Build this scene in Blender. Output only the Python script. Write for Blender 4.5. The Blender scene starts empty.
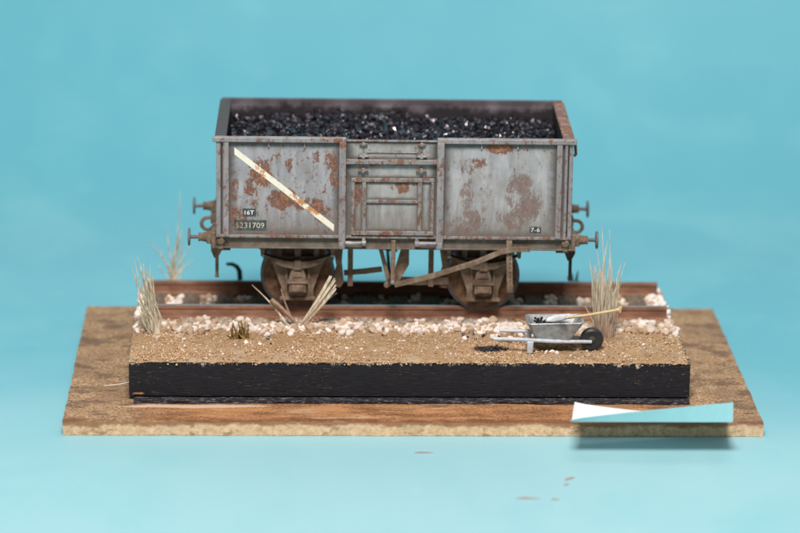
import bpy, bmesh, math, random
from mathutils import Vector, Matrix, noise
random.seed(7)
R = math.radians
scene = bpy.context.scene
col = scene.collection
scene.unit_settings.scale_length = 0.01          # one unit is one centimetre: this is a small model

# ------------------------------------------------------------------ camera
cam = bpy.data.cameras.new('camera')
cam.lens = 145.8; cam.sensor_width = 36
cam.clip_start = 1; cam.clip_end = 600
co = bpy.data.objects.new('camera', cam); col.objects.link(co)
pit, yaw, roll = R(15.758), R(2.1601), R(0.8337)
Fw = Vector((math.sin(yaw)*math.cos(pit), math.cos(yaw)*math.cos(pit), -math.sin(pit)))
Rt = Vector((math.cos(yaw), -math.sin(yaw), 0)); Up = Rt.cross(Fw)
R2 = Rt*math.cos(roll) + Up*math.sin(roll); U2 = -Rt*math.sin(roll) + Up*math.cos(roll)
m3 = Matrix((R2, U2, -Fw)).transposed()
co.matrix_world = Matrix.Translation((-2.0923, -59.7414, 18.4291)) @ m3.to_4x4()
cam.dof.use_dof = True
cam.dof.focus_distance = 59.3
cam.dof.aperture_fstop = 0.155
cam.dof.aperture_blades = 0
scene.camera = co

# ------------------------------------------------------------------ light
world = bpy.data.worlds.new('World'); scene.world = world; world.use_nodes = True
wb = world.node_tree.nodes['Background']
wb.inputs[0].default_value = (1.0, 0.97, 0.96, 1); wb.inputs[1].default_value = 0.19

def area(name, loc, target, size, sizey, power, color):
    l = bpy.data.lights.new(name, 'AREA'); l.shape = 'RECTANGLE'
    l.size = size; l.size_y = sizey; l.energy = power; l.color = color
    o = bpy.data.objects.new(name, l); col.objects.link(o)
    o.location = loc
    o.rotation_euler = (Vector(target) - Vector(loc)).to_track_quat('-Z', 'Y').to_euler()
    return o
area('key_lamp', (-3, -36, 50), (0, 0, 1), 16, 13, 45500, (1.0, 0.95, 0.91))
area('back_wall_lamp', (10, 14, 62), (4, 34, 12), 34, 20, 8500, (1, 1, 1))

scene.view_settings.view_transform = 'Standard'
scene.view_settings.look = 'None'
scene.view_settings.exposure = 0
scene.view_settings.gamma = 1
scene.view_settings.use_curve_mapping = False

# ------------------------------------------------------------------ node helpers
class NT:
    def __init__(s, name):
        s.m = bpy.data.materials.new(name); s.m.use_nodes = True
        s.t = s.m.node_tree; s.b = s.t.nodes['Principled BSDF']
        tc = s.t.nodes.new('ShaderNodeTexCoord'); s.co = tc.outputs['Object']
    def put(s, inp, v):
        if isinstance(v, bpy.types.NodeSocket): s.t.links.new(v, inp)
        elif isinstance(v, (tuple, list)):
            v = tuple(v)
            inp.default_value = (v + (1,))[:4] if inp.type == 'RGBA' else v[:3]
        else: inp.default_value = v
    def math(s, op, a, b=0.0, c=0.0, clamp=False):
        n = s.t.nodes.new('ShaderNodeMath'); n.operation = op; n.use_clamp = clamp
        s.put(n.inputs[0], a); s.put(n.inputs[1], b); s.put(n.inputs[2], c); return n.outputs[0]
    def mapv(s, v, scale=(1, 1, 1), loc=(0, 0, 0)):
        n = s.t.nodes.new('ShaderNodeMapping'); s.put(n.inputs[0], v)
        n.inputs['Scale'].default_value = scale; n.inputs['Location'].default_value = loc; return n.outputs[0]
    def noise(s, scale, detail=4, rough=.55, v=None, dist=0.0, col=False):
        n = s.t.nodes.new('ShaderNodeTexNoise'); s.put(n.inputs['Vector'], v if v is not None else s.co)
        n.inputs['Scale'].default_value = scale; n.inputs['Detail'].default_value = detail
        n.inputs['Roughness'].default_value = rough; n.inputs['Distortion'].default_value = dist
        return n.outputs[1] if col else n.outputs[0]
    def vor(s, scale, v=None, feature='F1', out=0):
        n = s.t.nodes.new('ShaderNodeTexVoronoi'); n.feature = feature
        s.put(n.inputs['Vector'], v if v is not None else s.co); n.inputs['Scale'].default_value = scale
        return n.outputs[out]
    def step(s, v, lo, hi):
        n = s.t.nodes.new('ShaderNodeMapRange'); n.interpolation_type = 'SMOOTHSTEP'
        s.put(n.inputs[0], v); n.inputs[1].default_value = lo; n.inputs[2].default_value = hi
        n.inputs[3].default_value = 0; n.inputs[4].default_value = 1; return n.outputs[0]
    def mix(s, f, a, b):
        n = s.t.nodes.new('ShaderNodeMix'); n.data_type = 'RGBA'
        s.put(n.inputs[0], f); s.put(n.inputs[6], a); s.put(n.inputs[7], b); return n.outputs[2]
    def sep(s, v=None):
        n = s.t.nodes.new('ShaderNodeSeparateXYZ'); s.put(n.inputs[0], v if v is not None else s.co); return n.outputs
    def blob(s, c, r):
        """1 at c falling to 0 at the ellipsoid r (object coordinates)."""
        sub = s.t.nodes.new('ShaderNodeVectorMath'); sub.operation = 'SUBTRACT'; s.put(sub.inputs[0], s.co); sub.inputs[1].default_value = c
        d = s.t.nodes.new('ShaderNodeVectorMath'); d.operation = 'DIVIDE'; s.t.links.new(sub.outputs[0], d.inputs[0]); d.inputs[1].default_value = r
        l = s.t.nodes.new('ShaderNodeVectorMath'); l.operation = 'LENGTH'; s.t.links.new(d.outputs[0], l.inputs[0])
        return s.math('SUBTRACT', 1, l.outputs['Value'], clamp=True)
    def bump(s, h, strength=.3, dist=.02):
        n = s.t.nodes.new('ShaderNodeBump'); s.put(n.inputs['Height'], h)
        n.inputs['Strength'].default_value = strength; n.inputs['Distance'].default_value = dist
        s.t.links.new(n.outputs[0], s.b.inputs['Normal'])
    def done(s, col, rough=.6, metal=0.0, spec=.5):
        s.put(s.b.inputs['Base Color'], col); s.put(s.b.inputs['Roughness'], rough)
        s.put(s.b.inputs['Metallic'], metal); s.b.inputs['Specular IOR Level'].default_value = spec
        return s.m
def rand_obj(n):
    o = n.t.nodes.new('ShaderNodeObjectInfo'); return o.outputs['Random']

RZ = 1.03      # height of the rail tops; the wagon's own zero

def wagon_paint(name, base, blobs=(), purple=(), rect=None, rects=(), ns=1.0, spk=.635, chips=.0, grime=.35, streak=True, zdirt=None, seed=0):
    """Grey paint, chipped to rust. blobs/purple: (x, z, rx, rz, weight) in world height; rect: panel edges for the wash."""
    n = NT(name)
    co2 = n.mapv(n.co, (1, 1, 1), (seed*3.1, seed*1.7, seed*2.3)); 
    fine = n.noise(9, 6, .65, co2); mid = n.noise(2.6, 5, .6, co2)
    stv = n.mapv(co2, (5, 5, .8)); st = n.noise(2.2, 4, .6, stv)
    c = n.mix(n.step(st, .3, .72), tuple(x*.86 for x in base), tuple(min(1, x*1.13) for x in base))
    c = n.mix(n.math('MULTIPLY', n.step(mid, .42, .75), .5), c, (base[0]*1.12, base[1]*1.0, base[2]*.86))
    # brown dust low down and washes near the edges
    if rect:
        x, y, z = n.sep()
        x0, x1, z0, z1 = rect[0], rect[1], rect[2]-RZ, rect[3]-RZ
        dx = n.math('MINIMUM', n.math('SUBTRACT', x, x0), n.math('SUBTRACT', x1, x))
        dz = n.math('MINIMUM', n.math('SUBTRACT', z, z0), n.math('SUBTRACT', z1, z))
        d = n.math('MINIMUM', dx, dz)
        d = n.math('ADD', d, n.math('MULTIPLY', n.math('SUBTRACT', fine, .5), .16))
        g = n.math('SUBTRACT', 1, n.step(d, -.01, .19))
        c = n.mix(n.math('MULTIPLY', g, .88), c, (.06, .048, .043))
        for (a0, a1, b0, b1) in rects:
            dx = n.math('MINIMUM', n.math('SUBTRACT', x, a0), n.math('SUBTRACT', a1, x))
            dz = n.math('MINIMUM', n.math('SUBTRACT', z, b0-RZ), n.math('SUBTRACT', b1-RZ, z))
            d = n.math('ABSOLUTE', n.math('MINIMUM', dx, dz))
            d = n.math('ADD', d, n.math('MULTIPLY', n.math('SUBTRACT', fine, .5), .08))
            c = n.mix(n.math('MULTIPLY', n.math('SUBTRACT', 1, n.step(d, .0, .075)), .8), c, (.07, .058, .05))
        low = n.math('ADD', n.math('SUBTRACT', z, z0), n.math('MULTIPLY', n.math('SUBTRACT', st, .5), .7))
        c = n.mix(n.math('MULTIPLY', n.math('SUBTRACT', 1, n.step(low, .0, .75)), .62), c, (.17, .13, .105))
    ms = n.step(n.noise(1.5, 7, .72, n.mapv(co2, (1.2, 1, .7), (8, 2, 5))), .42, .66)
    c = n.mix(n.math('MULTIPLY', ms, .42), c, (.19, .165, .15))
    n1 = n.noise(4.2*ns, 9, .78, n.mapv(co2, (1, 1, .75)), .3); n2 = n.noise(15*ns, 5, .75, n.mapv(co2, (1, 1, .5)))
    nz = n.math('ADD', n.math('MULTIPLY', n1, .62), n.math('MULTIPLY', n2, .38))
    nz = n.math('ADD', n.math('MULTIPLY', n.math('SUBTRACT', nz, .5), 2.5), .5)
    def mask(lst, extra):
        v = extra
        for (bx, bz, rx, rz, w) in lst:
            b = n.math('MULTIPLY', n.step(n.blob((bx, -1.6, bz-RZ), (rx*1.45, 5, rz*1.45)), 0, .75), w)
            v = n.math('MAXIMUM', v, b)
        return n.math('ADD', n.math('MULTIPLY', v, .46), nz)
    pm = mask(purple, 0.0)
    pmask = n.step(pm, .79, .84)
    ph = n.math('MULTIPLY', n.step(pm, .62, .84), .35); c = n.mix(ph, c, (.24, .17, .14))
    c = n.mix(n.math('MULTIPLY', pmask, .72), c, n.mix(n.step(n2, .35, .65), (.12, .065, .055), (.25, .155, .125)))
    rm = mask(blobs, chips)
    rmask = n.step(rm, .79, .84); core = n.step(rm, .88, 1.1)
    c = n.mix(n.math('MULTIPLY', n.step(rm, .66, .84), .38), c, (.33, .17, .10))
    rust = n.mix(n.math('MULTIPLY', core, n.step(fine, .3, .6)), n.mix(n.step(n2, .35, .65), (.10, .036, .026), (.22, .095, .06)), n.mix(n.step(n.noise(19, 4, .7), .35, .65), (.27, .10, .045), (.48, .225, .11)))
    c = n.mix(n.math('MULTIPLY', rmask, .93), c, rust)
    # specks everywhere
    sp = n.step(n.noise(7, 7, .8, n.mapv(co2, (1.3, 1, .55), (4, 1, 9))), spk, spk+.03)
    c = n.mix(n.math('MULTIPLY', sp, .75), c, (.12, .055, .042))
    gr = n.step(n.noise(1.7, 6, .7, co2), .45, .75)
    c = n.mix(n.math('MULTIPLY', gr, grime*.6), c, (.10, .075, .06))
    n.bump(n.math('SUBTRACT', n.math('MULTIPLY', fine, .4), n.math('MULTIPLY', n.math('MAXIMUM', rmask, pmask), .5)), .5, .012)
    return n.done(c, n.math('ADD', .5, n.math('MULTIPLY', rmask, .3)), 0, .4)

GREY = (.27, .305, .325)
M = {}
M['panel_l'] = wagon_paint('left panel paint', (.35, .35, .375),
    blobs=[(-2.47, 3.78, .26, .34, 1.0), (-2.62, 3.45, .2, .42, .75), (-2.08, 3.28, .32, .24, 1.15), (-1.6, 3.2, .4, .15, .9), (-1.35, 3.05, .3, .25, .8),
           (-1.95, 3.95, .14, .16, .7), (-1.52, 4.08, .16, .14, .7), (-1.18, 4.1, .14, .2, .75), (-1.12, 3.7, .09, .4, .7), (-2.95, 3.3, .09, .8, .55), (-2.88, 2.9, .25, .25, .75), (-2.3, 3.25, .12, .4, .55)],
    rect=(-3.05, -1.03, 2.6, 4.38), chips=.28, ns=1.4, spk=.595, seed=1)
M['panel_r'] = wagon_paint('right panel paint', (.39, .39, .405),
    blobs=[(1.92, 4.3, .30, .13, 1.2), (1.50, 4.0, .26, .10, .62), (2.35, 4.28, .3, .06, .6), (2.42, 4.0, .25, .03, .5)],
    purple=[(2.35, 3.6, .22, .34, .95), (2.48, 3.2, .32, .34, 1.0), (2.25, 2.9, .30, .22, .85), (2.15, 3.35, .12, .3, .8), (1.40, 3.95, .34, .2, .62), (1.32, 3.3, .16, .5, .62), (1.42, 2.88, .28, .3, .85), (1.68, 3.3, .14, .4, .5), (1.1, 2.75, .2, .2, .7)],
    rect=(.93, 2.98, 2.6, 4.38), ns=1.3, spk=.61, seed=2)
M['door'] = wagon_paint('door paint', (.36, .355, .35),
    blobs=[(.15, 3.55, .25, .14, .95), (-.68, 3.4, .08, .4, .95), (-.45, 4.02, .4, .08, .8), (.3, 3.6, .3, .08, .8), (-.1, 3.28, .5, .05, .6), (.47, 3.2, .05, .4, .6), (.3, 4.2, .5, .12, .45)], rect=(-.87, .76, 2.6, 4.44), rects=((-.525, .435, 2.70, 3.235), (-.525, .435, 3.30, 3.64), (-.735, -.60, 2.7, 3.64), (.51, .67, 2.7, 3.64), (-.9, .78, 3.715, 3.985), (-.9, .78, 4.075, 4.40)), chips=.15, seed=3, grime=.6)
M['frame'] = wagon_paint('frame paint', (.26, .255, .255), chips=.56, ns=1.6, spk=.6, seed=4, grime=.9)
M['post'] = wagon_paint('post paint', (.285, .275, .29), blobs=[(-.95, 3.6, .2, .9, .5), (.85, 3.0, .2, .9, .45), (-1.1, 4.43, .35, .1, .7), (-3.1, 3.4, .12, 1.1, .38), (3.1, 3.6, .12, .9, .45)], chips=.42, ns=1.6, spk=.59, seed=5, grime=.7)
n = NT('soot stained inner wall'); x, y, z = n.sep(); k = n.noise(2.2, 5, .6); f_ = n.noise(8, 5, .7)
c = n.mix(n.step(n.noise(1.1, 4, .6, n.mapv(n.co, (1.6, 1, .4))), .35, .65), (.12, .10, .115), (.235, .205, .23))
soot = n.math('SUBTRACT', n.math('ADD', n.math('MULTIPLY', k, .62), n.math('MULTIPLY', f_, .12)), n.math('SUBTRACT', z, 3.05))
c = n.mix(n.step(soot, .02, .22), c, (.028, .024, .027))
c = n.mix(n.math('MULTIPLY', n.step(n.noise(3.2, 8, .75), .6, .66), .8), c, (.17, .085, .06))
c = n.mix(n.math('MULTIPLY', n.step(z, 3.37, 3.40), .6), c, (.045, .038, .042))
M['inside'] = n.done(c, .7, 0, .25)
n = NT('dark ribbed end cap'); x, y, z = n.sep()
rib = n.math('SINE', n.math('MULTIPLY', y, 42)); c = n.mix(n.step(n.math('ADD', rib, n.math('MULTIPLY', n.noise(9), 2)), .4, 1.4), (.035, .032, .035), (.085, .075, .075)); n.bump(rib, .6, .02)
M['cap_dark'] = n.done(c, .7)
M['cap_rust'] = wagon_paint('rusty end cap', (.27, .25, .255), chips=.85, seed=8, grime=1.2)

def under(name, a, b, seed=0):
    n = NT(name); co2 = n.mapv(n.co, (1, 1, 1), (seed, 0, seed*2))
    c = n.mix(n.step(n.noise(5, 6, .65, co2), .35, .7), a, b)
    c = n.mix(n.math('MULTIPLY', n.step(n.noise(2.2, 5, .7, n.mapv(co2, (1, 1, 1), (5, 5, 5))), .52, .7), .55), c, (.15, .075, .045))
    n.bump(n.noise(22, 4, .6), .35, .01)
    return n.done(c, .75, 0, .3)
M['under'] = under('dusty brown underframe', (.14, .09, .06), (.29, .21, .15))
M['sole'] = under('dusty dark solebar', (.13, .10, .08), (.21, .17, .135), 3)
M['dark'] = under('oily dark metal', (.035, .03, .028), (.075, .06, .05), 5)
M['bufmetal'] = under('worn buffer metal', (.12, .11, .11), (.22, .20, .20), 7)
M['wheelface'] = under('brown dusty wheel face', (.09, .046, .026), (.24, .13, .07), 9)
def simple(name, c, rough=.5, metal=0., spec=.5, var=.25, scale=8, bump=0.):
    n = NT(name); k = n.noise(scale, 5, .6)
    cc = n.mix(n.step(k, .3, .7), tuple(x*(1-var) for x in c), tuple(min(1, x*(1+var)) for x in c))
    if bump: n.bump(n.noise(scale*3, 4, .6), bump, .01)
    return n.done(cc, rough, metal, spec)
M['tyre_steel'] = simple('wheel tread steel', (.10, .10, .11), .38, .6)
M['knob'] = simple('bright worn steel', (.25, .235, .235), .5, .25, bump=.2, var=.5)
M['cream'] = None
n = NT('cream stripe paint'); w = n.math('MAXIMUM', n.blob((-2.52, -1.6, 3.82-RZ), (.2, 5, .2)), n.math('MULTIPLY', n.blob((-1.72, -1.6, 3.25-RZ), (.42, 5, .3)), 1.1))
w = n.math('MAXIMUM', w, n.math('MULTIPLY', n.blob((-1.55, -1.6, 3.08-RZ), (.3, 5, .25)), 1.2))
nz = n.math('ADD', n.math('MULTIPLY', n.math('SUBTRACT', n.noise(9, 8, .8), .5), 2.2), .5)
c = n.mix(n.step(n.math('ADD', n.math('MULTIPLY', w, .42), nz), .74, .86), (.86, .80, .66), (.52, .24, .09))
c = n.mix(n.math('MULTIPLY', n.step(n.noise(16, 5, .7), .56, .66), .5), c, (.55, .47, .36))
M['cream'] = n.done(c, .6)
M['plate'] = simple('dark number patch', (.060, .068, .072), .6, var=.6, scale=12)
n = NT('number lettering'); x, y, z = n.sep()
c = n.mix(n.step(n.math('ADD', x, n.math('MULTIPLY', n.noise(9), .15)), -2.80, -2.62), (.50, .30, .19), (.66, .60, .44))
c = n.mix(n.math('MULTIPLY', n.step(n.noise(14, 5, .75), .52, .66), .6), c, (.16, .13, .11))
M['letter_n'] = n.done(c, .6)
M['letter'] = simple('white lettering', (.82, .80, .72), .6, var=.05)

n = NT('rail steel side'); x, y, z = n.sep(); g = n.t.nodes.new('ShaderNodeNewGeometry'); gz = n.sep(g.outputs['Normal'])[2]
v = n.mapv(n.co, (.35, 1, 1))
c = n.mix(n.step(n.noise(6, 6, .65, v), .35, .7), (.19, .085, .05), (.33, .17, .105))
c = n.mix(n.step(n.noise(11, 4, .7, n.mapv(n.co, (.5, 1, 1), (3, 3, 3))), .62, .7), c, (.09, .05, .04))
top = n.math('MULTIPLY', n.step(gz, .55, .9), n.step(z, -.01, .0))
c = n.mix(top, c, n.mix(n.noise(5, 4), (.16, .165, .18), (.34, .35, .37)))
n.bump(n.noise(25, 4), .3, .01)
M['rail'] = n.done(c, n.math('SUBTRACT', .75, n.math('MULTIPLY', top, .45)), n.math('MULTIPLY', top, .6))
n = NT('weathered grey sleeper'); v = n.mapv(n.co, (1, .25, 1)); k = n.noise(14, 5, .65, v)
c = n.mix(n.step(k, .35, .7), (.24, .19, .15), (.62, .52, .43)); x, y, z = n.sep(); ay = n.math('ADD', n.math('ABSOLUTE', y), n.math('MULTIPLY', k, .15))
c = n.mix(n.math('MULTIPLY', n.math('SUBTRACT', 1, n.step(ay, .85, 1.0)), .75), c, (.10, .065, .045)); n.bump(k, .5, .02)
M['sleeper'] = n.done(c, .95, 0, .05)

n = NT('sandy ground'); x, y, z = n.sep()
k = n.noise(30, 5, .7); k2 = n.noise(1.6, 5, .6)
c = n.mix(n.step(k, .3, .7), (.28, .175, .095), (.60, .41, .245))
c = n.mix(n.math('MULTIPLY', n.step(k2, .42, .68), .55), c, (.36, .20, .09))
c = n.mix(n.math('MULTIPLY', n.step(n.noise(2.1, 5, .6, n.mapv(n.co, (1, 1, 1), (7, 1, 1))), .5, .7), .45), c, (.55, .45, .33))
c = n.mix(n.math('MULTIPLY', n.step(n.noise(6, 6, .75, n.mapv(n.co, (1, 1, 1), (2, 7, 1))), .5, .66), .6), c, (.22, .125, .06))
# coal dust spilled beside the barrow
d1 = n.math('MAXIMUM', n.math('MULTIPLY', n.blob((1.75, -2.78, .78), (.52, .33, 3)), 1.4), n.math('MULTIPLY', n.blob((1.95, -2.15, .78), (.6, .2, 3)), .8))
c = n.mix(n.math('MULTIPLY', n.step(n.math('ADD', n.math('MULTIPLY', d1, .8), n.math('MULTIPLY', n.noise(13, 6, .8), .9)), .72, 1.0), .85), c, (.028, .022, .022))
c = n.mix(n.math('MULTIPLY', n.step(n.vor(26), .02, .0), .9), c, (.7, .6, .5))
n.bump(k, .9, .03)
M['sand'] = n.done(c, .9, 0, .2)

def stone_mat(name, a, b):
    n = NT(name); r = rand_obj(n); k = n.noise(9, 5, .6)
    c = n.mix(n.step(n.math('ADD', k, n.math('MULTIPLY', n.math('SUBTRACT', r, .5), .9)), .2, .8), a, b)
    n.bump(n.noise(24, 4, .6), .5, .02)
    return n.done(c, .85, 0, .25)
M['stone'] = stone_mat('pale pinkish ballast', (.50, .36, .26), (.84, .74, .67))
M['stone_tan'] = stone_mat('tan ballast', (.42, .28, .17), (.62, .47, .34))
n = NT('sandy grit'); k = n.noise(34, 2, .5); k2 = n.noise(33, 2, .5, n.mapv(n.co, (1, 1, 1), (9, 9, 9)))
c = n.mix(n.step(k, .35, .65), (.26, .145, .07), (.62, .43, .26)); c = n.mix(n.step(k2, .60, .68), c, (.82, .72, .60)); c = n.mix(n.step(k2, .38, .32), c, (.45, .20, .08))
M['grit'] = n.done(c, .9, 0, .2)
M['grit_pale'] = simple('pale grit', (.66, .56, .46), .8, var=.2, scale=5)

n = NT('coal'); r = n.noise(3, 4); k = n.noise(14, 4, .6)
c = n.mix(n.step(k, .3, .7), (.005, .004, .008), (.024, .022, .032)); n.bump(k, .25, .02)
n.b.inputs['Specular Tint'].default_value = (1, .92, .95, 1)
M['coal'] = n.done(c, n.math('ADD', .12, n.math('MULTIPLY', n.step(n.noise(5, 3), .45, .62), .40)), 0, .85)

n = NT('brushed black plinth paint'); x, y, z = n.sep()
v = n.mapv(n.co, (.9, 1, 14)); k = n.noise(4, 7, .7, v)
c = n.mix(n.step(k, .3, .75), (.006, .006, .009), (.022, .022, .028))
sc = n.step(n.noise(5, 6, .75, n.mapv(n.co, (1.1, 1, 11), (3, 1, 8))), .585, .64)
c = n.mix(n.math('MULTIPLY', n.math('MULTIPLY', sc, n.step(n.noise(1.3, 3, .6, n.mapv(n.co, (1, 1, 3), (5, 5, 5))), .42, .62)), .6), c, (.20, .16, .125))
sc2 = n.step(n.noise(9, 3, .7, n.mapv(n.co, (1, 1, 5), (9, 1, 2))), .66, .70)
c = n.mix(n.math('MULTIPLY', sc2, n.step(n.noise(.9, 2, .5, n.mapv(n.co, (1, 1, 2), (2, 0, 1))), .48, .6)), c, (.30, .22, .15))
edge = n.math('ADD', n.math('SUBTRACT', .715, z), n.math('MULTIPLY', n.math('SUBTRACT', n.noise(9, 7, .8, n.mapv(n.co, (1.5, 1, .55))), .5), .62))
bx = n.noise(.9, 3, .5, n.mapv(n.co, (1, 0, 0), (2.2, 0, 0)))
edge = n.math('ADD', edge, n.math('MULTIPLY', n.step(bx, .60, .45), .05))
c = n.mix(n.math('SUBTRACT', 1, n.step(edge, .01, .03)), c, n.mix(k, (.50, .34, .22), (.70, .58, .46)))
chip = n.step(n.math('ADD', n.math('MULTIPLY', n.blob((-4.7, -3.5, .13), (.24, .5, .05)), .6), n.math('MULTIPLY', n.noise(16, 6, .8, n.mapv(n.co, (.6, 1, 1))), 1.1)), .88, .94)
c = n.mix(chip, c, (.50, .22, .07))
n.bump(k, .5, .02)
M['plinth'] = n.done(c, n.math('ADD', .45, n.math('MULTIPLY', k, .3)), 0, .3)
n = NT('frayed dark card'); k = n.noise(9, 6, .75, n.mapv(n.co, (.6, 1, 3)))
c = n.mix(n.step(n.noise(16, 6, .8, n.mapv(n.co, (.5, 1, 2))), .50, .66), (.022, .020, .026), (.24, .225, .22)); n.bump(k, .7, .02)
M['card'] = n.done(c, .8, 0, .2)

n = NT('stained hardboard'); x, y, z = n.sep(); g = n.t.nodes.new('ShaderNodeNewGeometry'); gn = n.sep(g.outputs['Normal'])
k = n.noise(18, 6, .7); big = n.noise(.8, 6, .65); md = n.noise(2.4, 6, .7, n.mapv(n.co, (.6, 1, 1), (3, 3, 3)))
c = n.mix(n.step(k, .38, .62), (.20, .105, .048), (.50, .31, .165))
c = n.mix(n.math('MULTIPLY', n.step(n.noise(4.5, 7, .75), .48, .62), .45), c, (.56, .40, .26))
c = n.mix(n.math('MULTIPLY', n.step(big, .45, .62), .6), c, (.22, .125, .07))
c = n.mix(n.math('MULTIPLY', n.step(md, .50, .60), .68), c, (.115, .06, .038))
# reddish glue stain along the front margin
fr = n.math('MULTIPLY', n.step(n.math('ADD', y, n.math('MULTIPLY', big, .6)), -3.0, -3.7), n.step(n.math('ADD', x, n.math('MULTIPLY', md, 1.6)), -4.3, -3.2))
fr = n.math('MULTIPLY', fr, n.math('SUBTRACT', 1, n.step(n.math('ADD', x, n.math('MULTIPLY', md, .5)), 5.4, 5.8)))
fs = n.noise(3.2, 6, .7, n.mapv(n.co, (.28, 1, 1), (1, 1, 1)))
c = n.mix(n.math('MULTIPLY', fr, .88), c, n.mix(n.step(n.math('ADD', n.math('MULTIPLY', fs, .6), n.math('MULTIPLY', k, .4)), .40, .60), (.15, .06, .026), (.50, .24, .10)))
sl = n.math('MULTIPLY', n.step(n.noise(1.7, 5, .7, n.mapv(n.co, (.35, 2.2, 1), (6, 0, 0))), .56, .64), fr)
c = n.mix(n.math('MULTIPLY', sl, .7), c, (.56, .40, .25))
lip = n.math('MULTIPLY', n.step(n.math('ADD', y, n.math('MULTIPLY', n.noise(2.5, 6, .7), .5)), -4.22, -4.42), n.step(n.noise(1.6, 5, .7, n.mapv(n.co, (.7, 1, 1), (9, 0, 0))), .40, .56))
c = n.mix(n.math('MULTIPLY', lip, .8), c, (.17, .055, .025))
# bare chipped line where the block was cut free
ln = n.blob((-3.7, -3.85, 0), (1.9, .13, 4)); ln = n.math('MULTIPLY', n.step(n.math('ADD', ln, n.math('MULTIPLY', k, .6)), .52, .68), .7)
c = n.mix(ln, c, (.68, .52, .42))
front = n.step(gn[1], -.6, -.9)
fc = n.mix(n.step(n.noise(9, 6, .75), .3, .7), (.58, .36, .20), (.86, .60, .38))
st = n.math('ADD', n.math('MULTIPLY', n.noise(1.3, 5, .7, n.mapv(n.co, (1, 1, 2.5), (0, 0, 5))), 1.0), n.math('MULTIPLY', z, .9))
fc = n.mix(n.math('MULTIPLY', n.step(n.math('ADD', n.math('MULTIPLY', n.noise(2.2, 7, .75, n.mapv(n.co, (.8, 1, 1), (0, 0, 5))), .35), z), .085, .15), .8), fc, (.27, .11, .045))
fc = n.mix(n.math('MULTIPLY', n.step(n.noise(2.6, 7, .78, n.mapv(n.co, (.7, 1, 1.4), (4, 4, 4))), .53, .60), .7), fc, (.30, .15, .075))
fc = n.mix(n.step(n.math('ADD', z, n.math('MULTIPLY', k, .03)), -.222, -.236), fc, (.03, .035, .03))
c = n.mix(front, c, fc)
n.bump(n.math('ADD', k, n.math('MULTIPLY', md, .5)), .5, .03)
M['board'] = n.done(c, .7, 0, .3)

n = NT('cyan painted table'); 
b1 = n.noise(.055, 4, .6, None, .6); b2 = n.noise(.6, 5, .6, n.mapv(n.co, (1, .5, .5))); b3 = n.noise(40, 3, .6)
x, y, z = n.sep()
c = n.mix(n.step(b1, .3, .7), (.098, .40, .495), (.130, .43, .52))
worn_sheen = n.step(n.math('ADD', n.math('MULTIPLY', y, -.055), n.math('MULTIPLY', n.math('SUBTRACT', b1, .5), .7)), -.12, .5)  # paler to the front: the lamp's white sheen put into the colour, plus scuffs
c = n.mix(n.math('MULTIPLY', worn_sheen, .85), c, (.34, .59, .63))
cl = n.step(n.noise(.16, 5, .62, n.mapv(n.co, (1, 1, 1), (3, 8, 2)), 1.0), .5, .74); c = n.mix(n.math('MULTIPLY', cl, .45), c, (.20, .50, .56))
c = n.mix(n.math('MULTIPLY', n.step(b2, .45, .7), .22), c, (.17, .50, .57))
c = n.mix(n.math('MULTIPLY', n.step(n.noise(1.3, 6, .7, n.mapv(n.co, (1, .6, 1), (4, 4, 4))), .60, .72), .14), c, (.42, .66, .66))
n.bump(n.math('ADD', b3, n.math('MULTIPLY', b2, .6)), .12, .02)
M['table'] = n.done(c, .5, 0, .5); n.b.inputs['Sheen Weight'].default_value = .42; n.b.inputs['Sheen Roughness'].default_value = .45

M['paper_teal'] = simple('pale teal card face', (.42, .76, .80), .6, var=.03, scale=3)
M['paper_white'] = simple('white card face', (.84, .85, .84), .6, var=.02, scale=3)
n = NT('dry straw'); r = n.noise(7, 3, .6, n.mapv(n.co, (3, 3, .4)))
M['straw'] = n.done(n.mix(n.step(r, .35, .65), (.44, .35, .23), (.82, .74, .58)), .7)
n = NT('pale straw with brown foot'); x, y, z = n.sep(); r = n.noise(8, 3, .6, n.mapv(n.co, (3, 3, .4)))
c = n.mix(n.step(r, .35, .65), (.52, .42, .30), (.84, .76, .60))
c = n.mix(n.math('MULTIPLY', n.step(z, .75, .0), .75), c, (.28, .15, .10))
M['straw2'] = n.done(c, .7)
M['twig'] = simple('brown twig', (.34, .22, .15), .8, var=.35, scale=14)
M['moss'] = simple('olive brown moss', (.20, .12, .03), .8, var=.7, scale=12)
M['weed'] = simple('dark green weed', (.018, .055, .05), .7, var=.3, scale=5)
M['zinc'] = None
n = NT('galvanised barrow metal'); k = n.noise(9, 6, .7); k2 = n.noise(3.3, 5, .6, n.mapv(n.co, (1, 1, 1), (2, 2, 2)))
c = n.mix(n.step(k, .3, .7), (.27, .28, .29), (.47, .48, .49)); c = n.mix(n.math('MULTIPLY', n.step(k2, .58, .72), .55), c, (.10, .09, .085))
n.bump(k, .5, .012); M['zinc'] = n.done(c, .42, .45)
M['bar_paint'] = simple('pale painted tube', (.56, .58, .62), .45, .1, var=.12, scale=12)
M['silver'] = simple('bright shovel steel', (.80, .80, .82), .35, .5, var=.15, scale=10, bump=.3)
M['rubber'] = simple('black rubber', (.018, .018, .02), .38, 0, .6, var=.3, bump=.2)
M['ash'] = simple('pale ash wood', (.62, .43, .23), .6, var=.15, scale=10)
M['crumb'] = simple('reddish crumb', (.50, .34, .30), .8)

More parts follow.
